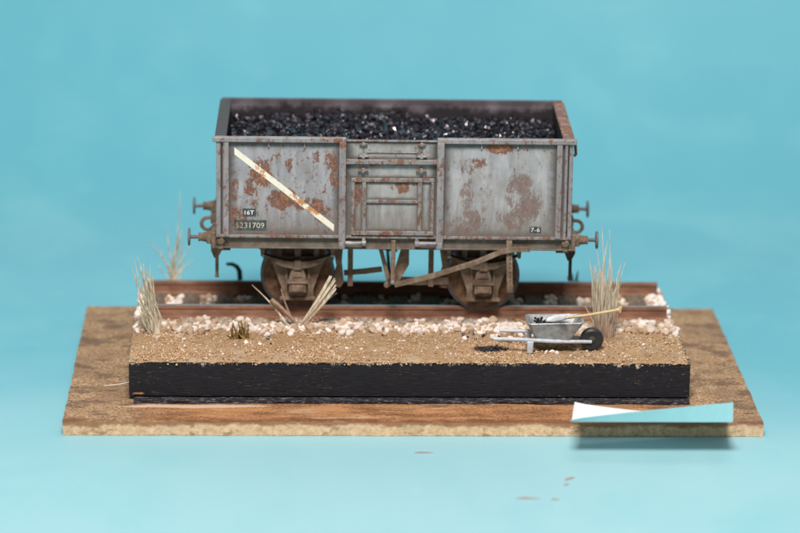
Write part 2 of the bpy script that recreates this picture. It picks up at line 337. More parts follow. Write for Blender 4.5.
# ------------------------------------------------------------------ mesh helpers
def tag(o, label=None, cat=None, group=None, kind=None):
    if label: o['label'] = label
    if cat: o['category'] = cat
    if group: o['group'] = group
    if kind: o['kind'] = kind
    return o
def empty(name, loc, rz=0):
    o = bpy.data.objects.new(name, None); col.objects.link(o); o.location = loc; o.rotation_euler = (0, 0, rz)
    o.empty_display_size = .2; return o
class MB:
    def __init__(s, off=(0, 0, 0)): s.bm = bmesh.new(); s.off = Vector(off)
    def verts(s, pts): return [s.bm.verts.new(Vector(p) - s.off) for p in pts]
    def box(s, x0, x1, y0, y1, z0, z1, bev=0.0):
        vs = s.verts([(x, y, z) for z in (z0, z1) for y in (y0, y1) for x in (x0, x1)])
        fs = [s.bm.faces.new([vs[i] for i in f]) for f in ((0, 2, 3, 1), (4, 5, 7, 6), (0, 1, 5, 4), (2, 6, 7, 3), (0, 4, 6, 2), (1, 3, 7, 5))]
        if bev:
            es = list({e for f in fs for e in f.edges})
            bmesh.ops.bevel(s.bm, geom=es, offset=bev, segments=1, affect='EDGES')
        return s
    def prism(s, poly, a, b, axis='y', bev=0.0):
        """poly in the two other axes, extruded from a to b."""
        def p(u, v, w): return {'y': (u, w, v), 'x': (w, u, v), 'z': (u, v, w)}[axis]
        v0 = s.verts([p(u, v, a) for u, v in poly]); v1 = s.verts([p(u, v, b) for u, v in poly]); k = len(poly)
        fs = [s.bm.faces.new(v0), s.bm.faces.new(v1[::-1])]
        fs += [s.bm.faces.new([v0[i], v1[i], v1[(i+1) % k], v0[(i+1) % k]]) for i in range(k)]
        if bev:
            es = list({e for f in fs[:2] for e in f.edges})
            bmesh.ops.bevel(s.bm, geom=es, offset=bev, segments=1, affect='EDGES')
        return s
    def tube(s, pts, rad, n=8, cap=True, flat=1.0):
        pts = [Vector(p) for p in pts]
        if not isinstance(rad, (list, tuple)): rad = [rad]*len(pts)
        rings = []
        ref = None
        for i, p in enumerate(pts):
            d = (pts[min(i+1, len(pts)-1)] - pts[max(i-1, 0)]).normalized()
            if ref is None:
                ref = Vector((0, 0, 1)) if abs(d.z) < .9 else Vector((0, 1, 0))
            a = d.cross(ref).normalized(); b = a.cross(d).normalized(); ref = b
            rings.append(s.verts([p + (a*math.cos(t)*flat + b*math.sin(t))*rad[i] for t in [2*math.pi*k/n for k in range(n)]]))
        for r0, r1 in zip(rings, rings[1:]):
            for k in range(n): s.bm.faces.new([r0[k], r0[(k+1) % n], r1[(k+1) % n], r1[k]])
        if cap: s.bm.faces.new(rings[0][::-1]); s.bm.faces.new(rings[-1])
        return s
    def lathe(s, prof, c, axis='y', n=32, a0=0):
        """prof: (offset along axis, radius) closed loop or open; c: centre."""
        rings = []
        for (h, r) in prof:
            ring = []
            for k in range(n):
                t = 2*math.pi*k/n + a0; u, v = r*math.cos(t), r*math.sin(t)
                ring.append({'y': (c[0]+u, c[1]+h, c[2]+v), 'x': (c[0]+h, c[1]+u, c[2]+v), 'z': (c[0]+u, c[1]+v, c[2]+h)}[axis])
            rings.append(s.verts(ring))
        for r0, r1 in zip(rings, rings[1:]):
            for k in range(n): s.bm.faces.new([r0[k], r0[(k+1) % n], r1[(k+1) % n], r1[k]])
        s.bm.faces.new(rings[0]); s.bm.faces.new(rings[-1])
        return s
    def build(s, name, mat, parent=None, smooth=False, loc=None, label=None):
        bmesh.ops.recalc_face_normals(s.bm, faces=s.bm.faces)
        me = bpy.data.meshes.new(name); s.bm.to_mesh(me); s.bm.free()
        if mat: me.materials.append(mat)
        if smooth:
            for p in me.polygons: p.use_smooth = True
            try: me.set_sharp_from_angle(angle=R(38))
            except Exception: pass
        o = bpy.data.objects.new(name, me); col.objects.link(o)
        if parent: o.parent = parent
        if loc: o.location = loc
        if label: o['label'] = label
        return o

# ------------------------------------------------------------------ table and sweep
mb = MB()
prof = [(-90, -.25), (-40, -.25), (-12, -.25), (0, -.25), (8, -.25)]
rr = 16
for i in range(1, 25):
    t = R(84)*i/24; prof.append((8 + rr*math.sin(t), -.25 + rr*(1-math.cos(t))))
ye, ze = prof[-1]; prof.append((ye + 60*math.cos(R(84)), ze + 60*math.sin(R(84))))
rows = [mb.verts([(x, y, z) for x in (-80, -40, -20, -10, 0, 10, 20, 40, 80)]) for y, z in prof]
for a, b in zip(rows, rows[1:]):
    for k in range(8): mb.bm.faces.new([a[k], a[k+1], b[k+1], b[k]])
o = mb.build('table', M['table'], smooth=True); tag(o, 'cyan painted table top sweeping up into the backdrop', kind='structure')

# ------------------------------------------------------------------ board, card, plinth
def wobble_block(name, poly, z0, z1, mat, amp, seg, parent=None, loc=None, rough=0):
    """thick board with slightly uneven edges; its top and front are cut in small faces"""
    bm = bmesh.new(); (x0, y0), (x1, y1) = poly
    nx = max(2, int((x1-x0)/seg)); ny = max(2, int((y1-y0)/seg))
    def pt(i, j, z, k):
        x = x0 + (x1-x0)*i/nx; y = y0 + (y1-y0)*j/ny
        ex = noise.noise((x*3.1, y*3.1, k*2)) + .5*noise.noise((x*11, y*11, k*5))
        if i == 0 or i == nx: x += amp*ex
        if j == 0 or j == ny: y += amp*ex
        return (x, y, z + (rough*noise.noise((x*2, y*2, 3)) if k == 1 else 0))
    top = [[bm.verts.new(pt(i, j, z1, 1)) for i in range(nx+1)] for j in range(ny+1)]
    for j in range(ny):
        for i in range(nx): bm.faces.new([top[j][i], top[j][i+1], top[j+1][i+1], top[j+1][i]])
    loop = [(i, 0) for i in range(nx)] + [(nx, j) for j in range(ny)] + [(i, ny) for i in range(nx, 0, -1)] + [(0, j) for j in range(ny, 0, -1)]
    bot = [bm.verts.new(pt(i, j, z0, 0)) for i, j in loop]; tp = [top[j][i] for i, j in loop]; k = len(loop)
    for q in range(k): bm.faces.new([bot[q], bot[(q+1) % k], tp[(q+1) % k], tp[q]])
    bm.faces.new(bot[::-1])
    bmesh.ops.recalc_face_normals(bm, faces=bm.faces)
    me = bpy.data.meshes.new(name); bm.to_mesh(me); bm.free(); me.materials.append(mat)
    o = bpy.data.objects.new(name, me); col.objects.link(o)
    if parent: o.parent = parent
    return o
board = wobble_block('mounting_board', ((-5.99, -4.76), (6.56, 2.5)), -.25, 0, M['board'], .02, .12, rough=.015)
tag(board, 'stained brown hardboard lying on the cyan table under the plinth', 'board')
card = wobble_block('card_sheet', ((-4.78, -3.70), (5.34, 1.2)), .006, .055, M['card'], .025, .06)
tag(card, 'thin frayed dark grey card edge squeezed between plinth and brown board', 'card')
plinth = wobble_block('plinth', ((-4.87, -3.5), (5.36, 1.38)), .085, .725, M['plinth'], .012, .1)
tag(plinth, 'black painted wooden block carrying the sand and the track', 'plinth')
foot = wobble_block('foot', ((-4.6, -3.3), (5.2, 1.2)), .055, .085, M['card'], .01, .5, parent=plinth)

# ------------------------------------------------------------------ sand
def ground_h(x, y):
    h = .765 + .022*noise.noise((x*1.3, y*1.3, 0)) + .012*noise.noise((x*4, y*4, 5)) 
    if y > -1.0: h -= .03*min(1, (y+1.0)/.4)
    elif y > -2.0: h += .02*(y+2.0)
    return h
bm = bmesh.new(); st = .03
xs = [-4.88 + i*st for i in range(int(10.25/st)+1)]; ys = [-3.525 + j*st for j in range(int(4.92/st)+1)]
grid = []
for j, y in enumerate(ys):
    row = []
    for i, x in enumerate(xs):
        z = ground_h(x, y) + .024*noise.noise((x*13, y*13, 1)) + .016*noise.noise((x*30, y*30, 2))
        yy, xx = y, x
        e = min(j, 3)/3
        if j == 0:
            z = .735 - .045*max(0, noise.noise((x*7, 3, 1))+.1) - .03*max(0, noise.noise((x*23, 3, 1))) ; yy = -3.517 + .012*noise.noise((x*12, 0, 0))
        elif j < 3: z -= .03*(1-e)
        if i == 0 or i == len(xs)-1: z = .68 + .03*noise.noise((y*9, 0, 0))
        row.append(bm.verts.new((xx, yy, z)))
    grid.append(row)
for j in range(len(ys)-1):
    for i in range(len(xs)-1): bm.faces.new([grid[j][i], grid[j][i+1], grid[j+1][i+1], grid[j+1][i]])
me = bpy.data.meshes.new('sand_ground'); bm.to_mesh(me); bm.free(); me.materials.append(M['sand'])
for p in me.polygons: p.use_smooth = True
sand = bpy.data.objects.new('sand_ground', me); col.objects.link(sand)
tag(sand, 'sandy ground glued on top of the black plinth', kind='structure')

def rock_verts(seed, sub=1, sq=(1, 1, 1), rough=.35):
    bm = bmesh.new(); bmesh.ops.create_icosphere(bm, subdivisions=sub, radius=1)
    for v in bm.verts:
        d = noise.noise(v.co*1.1 + Vector((seed*5.3, seed*2.1, seed)))
        d2 = noise.noise(v.co*2.6 + Vector((seed*3.3, 0, seed*7)))
        v.co = Vector((v.co.x*sq[0], v.co.y*sq[1], v.co.z*sq[2]))*(1 + rough*(d*1.6 + d2*.7))
    return bm
def merge_rocks(name, items, mat, protos, parent=None, smooth=False):
    """items: (loc, size, proto index); all joined into one mesh"""
    V, Fc = [], []
    data = []
    for b in protos:
        b.verts.ensure_lookup_table(); b.verts.index_update()
        data.append(([v.co.copy() for v in b.verts], [[v.index for v in f.verts] for f in b.faces]))
    for loc, sz, k in items:
        vs, fs = data[k % len(data)]
        rot = Matrix.Rotation(random.uniform(0, 6.28), 3, Vector((random.uniform(-1, 1), random.uniform(-1, 1), random.uniform(-1, 1))).normalized())
        base = len(V); sx = Vector((sz*random.uniform(.8, 1.25), sz*random.uniform(.8, 1.25), sz*random.uniform(.75, 1.1)))
        for v in vs:
            w = rot @ Vector((v.x*sx.x, v.y*sx.y, v.z*sx.z)); V.append((loc[0]+w.x, loc[1]+w.y, loc[2]+w.z))
        Fc += [[base+i for i in f] for f in fs]
    me = bpy.data.meshes.new(name); me.from_pydata(V, [], Fc); me.materials.append(mat)
    if smooth:
        for p in me.polygons: p.use_smooth = True
    o = bpy.data.objects.new(name, me); col.objects.link(o)
    if parent: o.parent = parent
    return o
tiny = [rock_verts(i+40, 1, (1, .85, .75), .3) for i in range(3)]
octa = []
for i in range(3):
    b = bmesh.new(); bmesh.ops.create_icosphere(b, subdivisions=1, radius=1)
    bmesh.ops.delete(b, geom=[], context='VERTS'); octa.append(b)
items = []; pale = []
rails_y = (-.825, .825)
def on_rail(y): return abs(abs(y)-.825) < .07
for _ in range(5200):
    x = random.uniform(-4.85, 5.34); y = random.uniform(-3.5, -.95) if random.random() < .8 else random.uniform(-.95, 1.35)
    if on_rail(y): continue
    dens = .45 + 1.6*(noise.noise((x*1.1, y*1.4, 9)))
    if random.random() > dens + .35 or (x-1.75)**2/.16 + (y+2.78)**2/.045 < 1: continue
    s_ = random.choice((.010, .013, .016, .02, .026)) * random.uniform(.8, 1.2)
    (pale if random.random() < .22 else items).append(((x, y, ground_h(x, y) + s_*.35), s_, random.randrange(3)))
coarse = []
for _ in range(9000):
    x = random.uniform(-4.85, 5.34); y = random.uniform(-3.5, -1.3)
    dens = .32 + 2.0*noise.noise((x*.8, y*1.1, 19)) + .25*(y+2.4) - (.35 if x > 3.6 else 0)
    if random.random() > dens: continue
    if (x-1.75)**2/.18 + (y+2.78)**2/.05 < 1: continue
    s_ = random.uniform(.013, .032)*(1.5 if random.random() < .08 else 1); coarse.append(((x, y, ground_h(x, y) + s_*.25), s_, random.randrange(3)))
for _ in range(90):
    x = random.uniform(-4.85, 5.34); s_ = random.uniform(.010, .022)
    (pale if random.random() < .5 else items).append(((x, -3.515 + random.uniform(-.01, .01), .74 + random.uniform(-.06, .02)), s_, random.randrange(3)))
o = merge_rocks('sand_grain', items, M['grit'], octa); tag(o, 'tan grains of sand strewn over the plinth top', 'grit', kind='stuff')
o = merge_rocks('coarse_grain', coarse, M['grit'], tiny); tag(o, 'coarse tan grit covering the sand in clumps', 'grit', kind='stuff')
o = merge_rocks('pale_grain', pale, M['grit_pale'], octa); tag(o, 'pale grains scattered among the tan sand', 'grit', kind='stuff')

# ------------------------------------------------------------------ track
for yc, nm, lab, x0 in ((-.825, 0, 'brown sided steel rail nearer the camera, in front of the wheels', -4.72), (.825, 1, 'blurred brown rail at the back of the track, behind the wheels', -4.70)):
    mb = MB((0, 0, RZ))
    b = RZ-.275
    pr = [(-.10, b), (.10, b), (.10, b+.035), (.03, b+.065), (.028, RZ-.095), (.046, RZ-.07), (.046, RZ-.014), (.034, RZ), (-.034, RZ), (-.046, RZ-.014), (-.046, RZ-.07), (-.028, RZ-.095), (-.03, b+.065), (-.10, b+.035)]
    poly = [(yc+u, v) for u, v in pr]
    n_ = 40; x1 = 5.22; rings = []
    for i in range(n_+1):
        x = x0+(x1-x0)*i/n_; rings.append(mb.verts([(x, u, v) for u, v in poly]))
    k = len(poly)
    for r0, r1 in zip(rings, rings[1:]):
        for q in range(k): mb.bm.faces.new([r0[q], r0[(q+1) % k], r1[(q+1) % k], r1[q]])
    mb.bm.faces.new(rings[0]); mb.bm.faces.new(rings[-1])
    o = mb.build('rail', M['rail'], loc=(0, 0, RZ)); tag(o, lab, 'rail')
i = 0; x = -4.52
while x < 5.2:
    bm = MB((x, 0, .70)); w = .165+random.uniform(-.01, .01)
    bm.box(x-w, x+w, -1.33+random.uniform(-.03, .03), 1.27, .70, .80+random.uniform(-.006, .006), .012)
    o = bm.build('sleeper', M['sleeper'], loc=(x, 0, .70))
    w1 = ('first', 'second', 'third', 'fourth', 'fifth', 'sixth', 'seventh', 'eighth')
    tag(o, ('grey weathered sleeper under the rails, %s from the left end' % w1[i]) if i < 8 else ('grey weathered sleeper under the rails, %s from the right end' % w1[14-i]), 'sleeper', 'sleepers under the rails')
    x += .663; i += 1

# ------------------------------------------------------------------ ballast
protos = []
for i in range(10):
    b = rock_verts(i+1, 3 if i < 6 else 2, (1, random.uniform(.8, .98), random.uniform(.7, .88)), .30)
    protos.append(b)
pm = []
for i, b in enumerate(protos):
    me = bpy.data.meshes.new('stone'); b.to_mesh(me)
    for p in me.polygons: p.use_smooth = True
    me.materials.append(M['stone'] if i % 3 else M['stone_tan'])
    pm.append(me)
stones = []
def clear(x, y, s_):
    return all((x-a)**2 + (y-b)**2 > ((s_+c)*.62)**2 for a, b, _, c in stones)
def try_stone(x, y, s_, lift=0.0):
    if abs(abs(y)-.825) < .10 + s_*.6: return
    if clear(x, y, s_): stones.append((x, y, ground_h(x, y)+s_*.42+lift, s_))
for _ in range(2600):                                     # shoulder in front of the near rail
    x = random.uniform(-4.6, 5.3); c = noise.noise((x*.9, 0, 4))
    y = -1.27 - abs(random.gauss(0, .23)) - .12*max(0, c)
    if x > 4.1: y = random.uniform(-1.75, -1.15)
    if y < -2.2: continue
    # leave gaps where the sleeper ends show
    ds = abs(((x + 4.52 + .33) % .663) - .33)
    if ds < .16 and y > -1.40 and (x < 1.2 or random.random() < .6): continue
    if random.random() > .60 + .4*c + (.25 if x > .2 else 0): continue
    try_stone(x, y, random.uniform(.045, .085))
for _ in range(60):                                      # stones lying up by the rail
    x = random.uniform(-4.4, 5.1); ds = abs(((x + 4.52 + .33) % .663) - .33)
    if ds > .17: try_stone(x, -1.1 + random.uniform(-.05, .04), random.uniform(.06, .085))
for _ in range(420):                                      # between the rails
    x = random.uniform(-4.6, 5.2); ds = abs(((x + 4.52 + .33) % .663) - .33)
    if ds < .19: continue
    try_stone(x, random.uniform(-.6, .65), random.uniform(.055, .095))
for _ in range(300):                                      # beyond the far rail and at both ends
    try_stone(random.uniform(-4.7, 5.2), random.uniform(1.0, 1.3), random.uniform(.05, .08))
for _ in range(120):
    try_stone(random.uniform(5.1, 5.33), random.uniform(-1.9, 1.3), random.uniform(.045, .085))
    try_stone(random.uniform(-4.85, -4.68), random.uniform(-1.9, 1.2), random.uniform(.045, .08))
for (x, y, s_) in ((2.75, -3.05, .05), (2.86, -3.02, .06), (2.95, -3.07, .05), (-2.5, -2.6, .045), (-2.75, -2.5, .05), (-.9, -2.75, .04), (1.3, -2.2, .05), (4.6, -2.5, .03), (3.2, -3.2, .03), (-4.4, -2.2, .05), (-3.9, -2.3, .05)):
    stones.append((x, y, ground_h(x, y)+s_*.5, s_))
def seen_size(t):                                         # nearer and outside the wagon's shadow shows larger
    return t[3] + (.05 if t[1] < -1 else 0) + (.03 if abs(t[0]) > 3.3 else 0)
stones.sort(key=seen_size, reverse=True)
for (x, y, z, s_) in stones[:298]:
    o = bpy.data.objects.new('stone', random.choice(pm)); col.objects.link(o); o.parent = sand
    o.location = (x, y, z); o.rotation_euler = (random.uniform(-.5, .5), random.uniform(-.5, .5), random.uniform(0, 6.28))
    o.scale = (s_*random.uniform(.9, 1.3), s_*random.uniform(.9, 1.2), s_*random.uniform(.85, 1.15))
rest = [((x, y, z), s_, random.randrange(4)) for x, y, z, s_ in stones[298:]]
o = merge_rocks('small_ballast', rest, M['stone'], protos[6:10], sand); o['kind'] = 'stuff'
fill = []
for _ in range(1700):
    x = random.uniform(-4.75, 5.3); y = random.choice((random.gauss(-1.42, .16), random.uniform(-.65, .65), random.uniform(1.0, 1.3)))
    if on_rail(y) or y < -2.1: continue
    if abs(((x + 4.52 + .33) % .663) - .33) < .16 and -1.4 < y < -.9: continue
    s_ = random.uniform(.018, .04); fill.append(((x, y, ground_h(x, y)+s_*.4), s_, random.randrange(4)))
o = merge_rocks('ballast_chip', fill, M['stone_tan'], octa, sand); o['kind'] = 'stuff'

# ------------------------------------------------------------------ coal
coalp = []
for i in range(8):
    b = bmesh.new()
    pts = [Vector((random.uniform(-1, 1), random.uniform(-1, 1), random.uniform(-.8, .8))).normalized()*random.uniform(.8, 1.05) for _ in range(11)]
    for p in pts: b.verts.new(p)
    r_ = bmesh.ops.convex_hull(b, input=b.verts)
    bmesh.ops.delete(b, geom=[v for v in b.verts if not v.link_faces], context='VERTS')
    bmesh.ops.recalc_face_normals(b, faces=b.faces); coalp.append(b)
wagon = empty('coal_wagon', (0, 0, RZ), R(-.8))
tag(wagon, 'weathered grey and rusty four wheeled mineral wagon standing on the track', 'wagon')
def coal_h(x, y):
    return 4.075 + .04*math.exp(-((x+1.2)/1.5)**2) + .10*noise.noise((x*.9, y*.9, 2)) + .08*noise.noise((x*2.6, y*2.6, 7)) + .09*max(0, y/1.5) - .05*max(0, abs(x)-2.3)
items = []
for _ in range(4200):
    x = random.uniform(-3.06, 3.06); y = random.uniform(-1.5, 1.5); s_ = random.choice((.022, .028, .034, .04, .05, .05, .07))*random.uniform(.85, 1.15)
    items.append(((x, y, coal_h(x, y)+random.uniform(-.05, .04)), s_, random.randrange(8)))
bmc = MB(); 
gx, gy = 40, 20
rows = [bmc.verts([(-3.09+6.18*i/gx, -1.53+3.06*j/gy, coal_h(-3.09+6.18*i/gx, -1.53+3.06*j/gy)-.04) for i in range(gx+1)]) for j in range(gy+1)]
for j in range(gy):
    for i in range(gx): bmc.bm.faces.new([rows[j][i], rows[j][i+1], rows[j+1][i+1], rows[j+1][i]])
load = merge_rocks('coal_load', items, M['coal'], coalp)
load.rotation_euler = (0, 0, R(-.8))
tag(load, 'heap of shiny black coal filling the wagon to the brim', 'coal', kind='stuff')
bed = bmc.build('coal_bed', M['coal'], load); bed['kind'] = 'stuff'

# ------------------------------------------------------------------ wagon
OFF = (0, 0, RZ)
def W(): return MB(OFF)
YF = -1.6
# left and right side panels of both long sides
pl = W().box(-3.20, -.93, YF, YF+.05, 2.60, 4.40).build('side_panel', M['panel_l'], wagon, label='rusty left side panel with white diagonal stripe')
pr_ = W().box(.80, 3.20, YF, YF+.05, 2.60, 4.40).build('side_panel', M['panel_r'], wagon, label='right side panel with purplish bare patches')
W().box(-3.20, 3.20, 1.55, 1.6, 2.60, 4.43).build('rear_side_panel', M['inside'], wagon)
# diagonal stripe
a = Vector((-2.965, 0, 4.205)); b = Vector((-1.115, 0, 2.745)); d = (b-a).normalized(); nn = Vector((-d.z, 0, d.x))*.052
sm = W(); poly = []
n_ = 14
top = [a + d*0 + nn + (b-a)*i/n_ for i in range(n_+1)]; bot_ = [a - nn + (b-a)*i/n_ for i in range(n_+1)]
for q_ in (0, -1): top[q_] = (a, b)[q_] + Vector((0, 0, .066)); bot_[q_] = (a, b)[q_] - Vector((0, 0, .066))
v0 = sm.verts([(p.x, YF-.006, p.z) for p in top]); v1 = sm.verts([(p.x, YF-.006, p.z) for p in bot_])
w0 = sm.verts([(p.x, YF-.001, p.z) for p in top]); w1 = sm.verts([(p.x, YF-.001, p.z) for p in bot_])
for i in range(n_):
    sm.bm.faces.new([v0[i], v0[i+1], v1[i+1], v1[i]]); sm.bm.faces.new([v0[i], w0[i], w0[i+1], v0[i+1]]); sm.bm.faces.new([v1[i], v1[i+1], w1[i+1], w1[i]])
sm.bm.faces.new([v0[0], v1[0], w1[0], w0[0]]); sm.bm.faces.new([v0[-1], w0[-1], w1[-1], v1[-1]])
sm.build('diagonal_stripe', M['cream'], pl)
def plate(x0, x1, z0, z1, parent):
    W().box(x0, x1, YF-.006, YF-.001, z0, z1).build('number_patch', M['plate'], parent)
def text(body, x0, x1, zc, h, mat, parent, bold=.0):
    cu = bpy.data.curves.new('lettering', 'FONT'); cu.body = body; cu.size = 1; cu.extrude = .0; cu.offset = bold
    cu.align_x = 'CENTER'; cu.align_y = 'CENTER'; cu.resolution_u = 3
    t = bpy.data.objects.new('tmp', cu); col.objects.link(t)
    dg = bpy.context.evaluated_depsgraph_get(); me = bpy.data.meshes.new_from_object(t.evaluated_get(dg))
    bpy.data.objects.remove(t); xs_ = [v.co.x for v in me.vertices]; ys_ = [v.co.y for v in me.vertices]
    sx = (x1-x0)/(max(xs_)-min(xs_)); sy = h/(max(ys_)-min(ys_)); cx_ = (max(xs_)+min(xs_))/2; cy_ = (max(ys_)+min(ys_))/2
    for v in me.vertices:
        v.co = Vector(((x0+x1)/2 + (v.co.x-cx_)*sx, YF-.009, zc + (v.co.y-cy_)*sy - RZ))
    me.materials.clear(); me.materials.append(mat)
    o = bpy.data.objects.new('lettering', me); col.objects.link(o); o.parent = parent; return o
plate(-2.81, -2.56, 2.955, 3.105, pl); text('16T', -2.775, -2.60, 3.03, .082, M['letter'], pl, .01)
plate(-2.965, -2.37, 2.69, 2.885, pl); text('5231709', -2.94, -2.41, 2.785, .105, M['letter_n'], pl, .0)
plate(2.525, 2.74, 2.685, 2.80, pr_); text('7-6', 2.55, 2.715, 2.743, .075, M['letter'], pr_, .0)
# top rails and gussets
def bar(x0, x1, z0, z1, y0, y1=YF+.02, mat='post', name='post', parent=wagon, bev=.012):
    return W().box(x0, x1, y0, y1, z0, z1, bev).build(name, M[mat], parent)
bar(-3.37, -.90, 4.385, 4.475, YF-.085, YF+.06, 'post', 'top_rail')
bar(.78, 3.36, 4.385, 4.475, YF-.085, YF+.06, 'post', 'top_rail')
bar(-3.30, 3.30, 4.385, 4.475, 1.54, 1.66, 'inside', 'top_rail')
for gx_ in (-2.33, -1.67): bar(gx_-.012, gx_+.012, 4.28, 4.385, YF-.035, YF, 'post', 'gusset', bev=0)
for gx_ in (1.60, 2.27): bar(gx_-.012, gx_+.012, 4.28, 4.385, YF-.035, YF, 'post', 'gusset', bev=0)
# posts: corner angles and door posts
bar(-3.30, -3.215, 2.56, 4.385, YF-.055, YF+.05, 'post', 'corner_post')
bar(-3.175, -3.065, 2.58, 4.385, YF-.075, YF, 'post', 'side_post')
bar(2.995, 3.10, 2.58, 4.385, YF-.075, YF, 'post', 'side_post')
bar(3.145, 3.20, 2.56, 4.385, YF-.065, YF+.05, 'post', 'corner_post')
bar(3.225, 3.30, 2.56, 4.385, YF-.03, YF+.10, 'post', 'corner_post')
bar(-1.03, -.90, 2.36, 4.40, YF-.10, YF+.02, 'post', 'door_post')
bar(.78, .915, 2.36, 4.40, YF-.10, YF+.02, 'post', 'door_post')
for px_ in (-1.03, .78):
    W().box(px_+.01, px_+.12, YF-.115, YF-.10, 2.37, 2.50, .01).build('post_foot', M['knob'], wagon)
# bottom angle of the body
bar(-3.30, 3.30, 2.545, 2.605, YF-.02, YF+.06, 'frame', 'body_sill')
# door between the posts
dp = W().box(-.90, .78, YF, YF+.05, 2.605, 4.43).build('side_door', M['door'], wagon)
def dbar(x0, x1, z0, z1, d=.04, name='door_frame', mat='frame'): return W().box(x0, x1, YF-d, YF, z0, z1, .010).build(name, M[mat], dp)
dbar(-.90, .78, 4.40, 4.435, .035, 'door_rail'); dbar(-.52, .42, 4.19, 4.212, .03, 'flap_rod', 'knob')
dbar(-.899, .779, 3.985, 4.075, .085, 'door_rail')
dbar(-.80, .735, 3.64, 3.715, .05); dbar(-.80, .735, 2.62, 2.70, .05)
dbar(-.80, -.735, 2.70, 3.64, .048); dbar(.67, .735, 2.70, 3.64, .048)
dbar(-.60, -.525, 2.70, 3.64, .042); dbar(.435, .51, 2.70, 3.64, .042)
dbar(-.525, .435, 3.235, 3.30, .040)
dbar(-.60, -.565, 4.08, 4.40, .02, 'flap_strap'); dbar(.47, .51, 4.08, 4.40, .02, 'flap_strap')
for hx in (-.585, .49):
    for hz, mt, sc_ in ((4.135, 'knob', 1.), (3.86, 'frame', 1.), (4.36, 'frame', .7)):
        h = MB((hx, YF-.02, hz))
        h.tube([(hx-.10*sc_, YF-.045, hz), (hx+.10*sc_, YF-.045, hz)], .026*sc_, 8)
        h.box(hx-.035, hx+.035, YF-.07, YF, hz-.05*sc_, hz+.05*sc_, .012)
        for s_ in (-1, 1): h.lathe([(-.015, .02), (.0, .036*sc_), (.015, .02)], (hx+s_*.085*sc_, YF-.045, hz), 'x', 8)
        o = h.build('hinge', M[mt], dp, loc=(hx, YF-.02, hz-RZ))
# catch rods under the door
for x0, x1, kx in ((-.90, -.57, -.56), (.78, .44, .43)):
    r_ = W(); r_.tube([(x0, YF-.075, 2.475), (x1, YF-.075, 2.475)], .045, 12)
    r_.build('door_catch', M['knob'], wagon, smooth=True)
    k_ = W(); k_.lathe([(-.05, .03), (-.035, .068), (.035, .068), (.05, .03)], (kx, YF-.075, 2.475), 'x', 12)
    k_.box(kx-.03, kx+.03, YF-.04, YF+.1, 2.44, 2.56, .01)
    k_.build('catch_knob', M['knob'], wagon, smooth=True)
# ends
for sx in (-1, 1):
    e = W(); xa, xb = sorted((sx*3.14, sx*3.20)); e.box(xa, xb, -1.545, 1.545, 2.60, 4.42)
    e.build('end_wall', M['inside'], wagon)
    c_ = W(); xa, xb = sorted((sx*3.115, sx*3.33)); c_.box(xa, xb, -1.538, 1.538, 4.42, 4.465, .012); c_.build('end_cap', M['cap_dark'] if sx < 0 else M['cap_rust'], wagon)
    for yy in (-1.1, -.38, .38, 1.1):
        s_ = W(); xa, xb = sorted((sx*3.20, sx*3.29)); s_.box(xa, xb, yy-.06, yy+.06, 2.50, 4.42, .01); s_.build('end_stanchion', M['post'], wagon)
    if sx > 0:
        h = W(); h.tube([(3.33, -1.45, 4.12), (3.36, -1.45, 4.16), (3.34, -1.45, 4.40)], .03, 6); h.build('end_hinge', M['under'], wagon)
W().box(-3.13, 3.13, -1.54, 1.54, 2.60, 2.66).build('wagon_floor', M['dark'], wagon)
# underframe
for sy in (-1, 1):
    s_ = W(); y0, y1 = sorted((sy*1.53, sy*1.48)); s_.box(-3.30, 3.30, y0, y1, 2.34, 2.544)
    y0, y1 = sorted((sy*1.565, sy*1.48)); s_.box(-3.31, 3.31, y0-.001, y1+.001, 2.328, 2.358, .006)
    y0, y1 = sorted((sy*1.50, sy*1.45)); s_.box(-3.29, 3.29, y0, y1, 2.36, 2.598)
    s_.build('solebar', M['sole'], wagon)
for sx in (-1, 1):
    h = W(); x0, x1 = sorted((sx*3.312, sx*3.40)); h.box(x0, x1, -1.42, 1.42, 2.28, 2.597, .01); h.build('headstock', M['under'], wagon)
for cx_ in (-2.1, -.95, 0, .95, 2.1):
    W().box(cx_-.05, cx_+.05, -1.448, 1.448, 2.38, 2.597).build('cross_member', M['dark'], wagon)
# small brackets on the solebar: end washer plates
for bx_ in (-3.22, 3.20):
    b_ = W(); b_.lathe([(-.05, .05), (-.02, .075), (.02, .075)], (bx_, -1.585, 2.47), 'y', 10); b_.box(bx_-.05, bx_+.05, -1.60, -1.51, 2.31, 2.54, .015); b_.build('corner_bracket', M['under'], wagon)
# buffers
def buffer(sx, y):
    bz = 2.43; b = MB(OFF)
    x0 = sx*3.40
    hp = [(0, .13), (.03*sx, .13), (.035*sx, .105), (.22*sx, .075), (.225*sx, .085), (.25*sx, .085)]
    b.lathe(hp, (x0, y, bz), 'x', 14); b.box(min(x0, x0+.10*sx), max(x0, x0+.10*sx), y-.10, y+.10, bz-.11, bz+.06, .02)
    hs = b.build('buffer_housing', M['under'], wagon, smooth=True)
    h = MB(OFF); h.lathe([(.25*sx, .035), (.40*sx, .035), (.405*sx, .16), (.425*sx, .172), (.445*sx, .15), (.452*sx, .05)], (x0, y, bz), 'x', 20)
    h.build('buffer_head', M['bufmetal'], hs, smooth=True)
for sx in (-1, 1):
    for y in (-1.145, 1.145): buffer(sx, y)
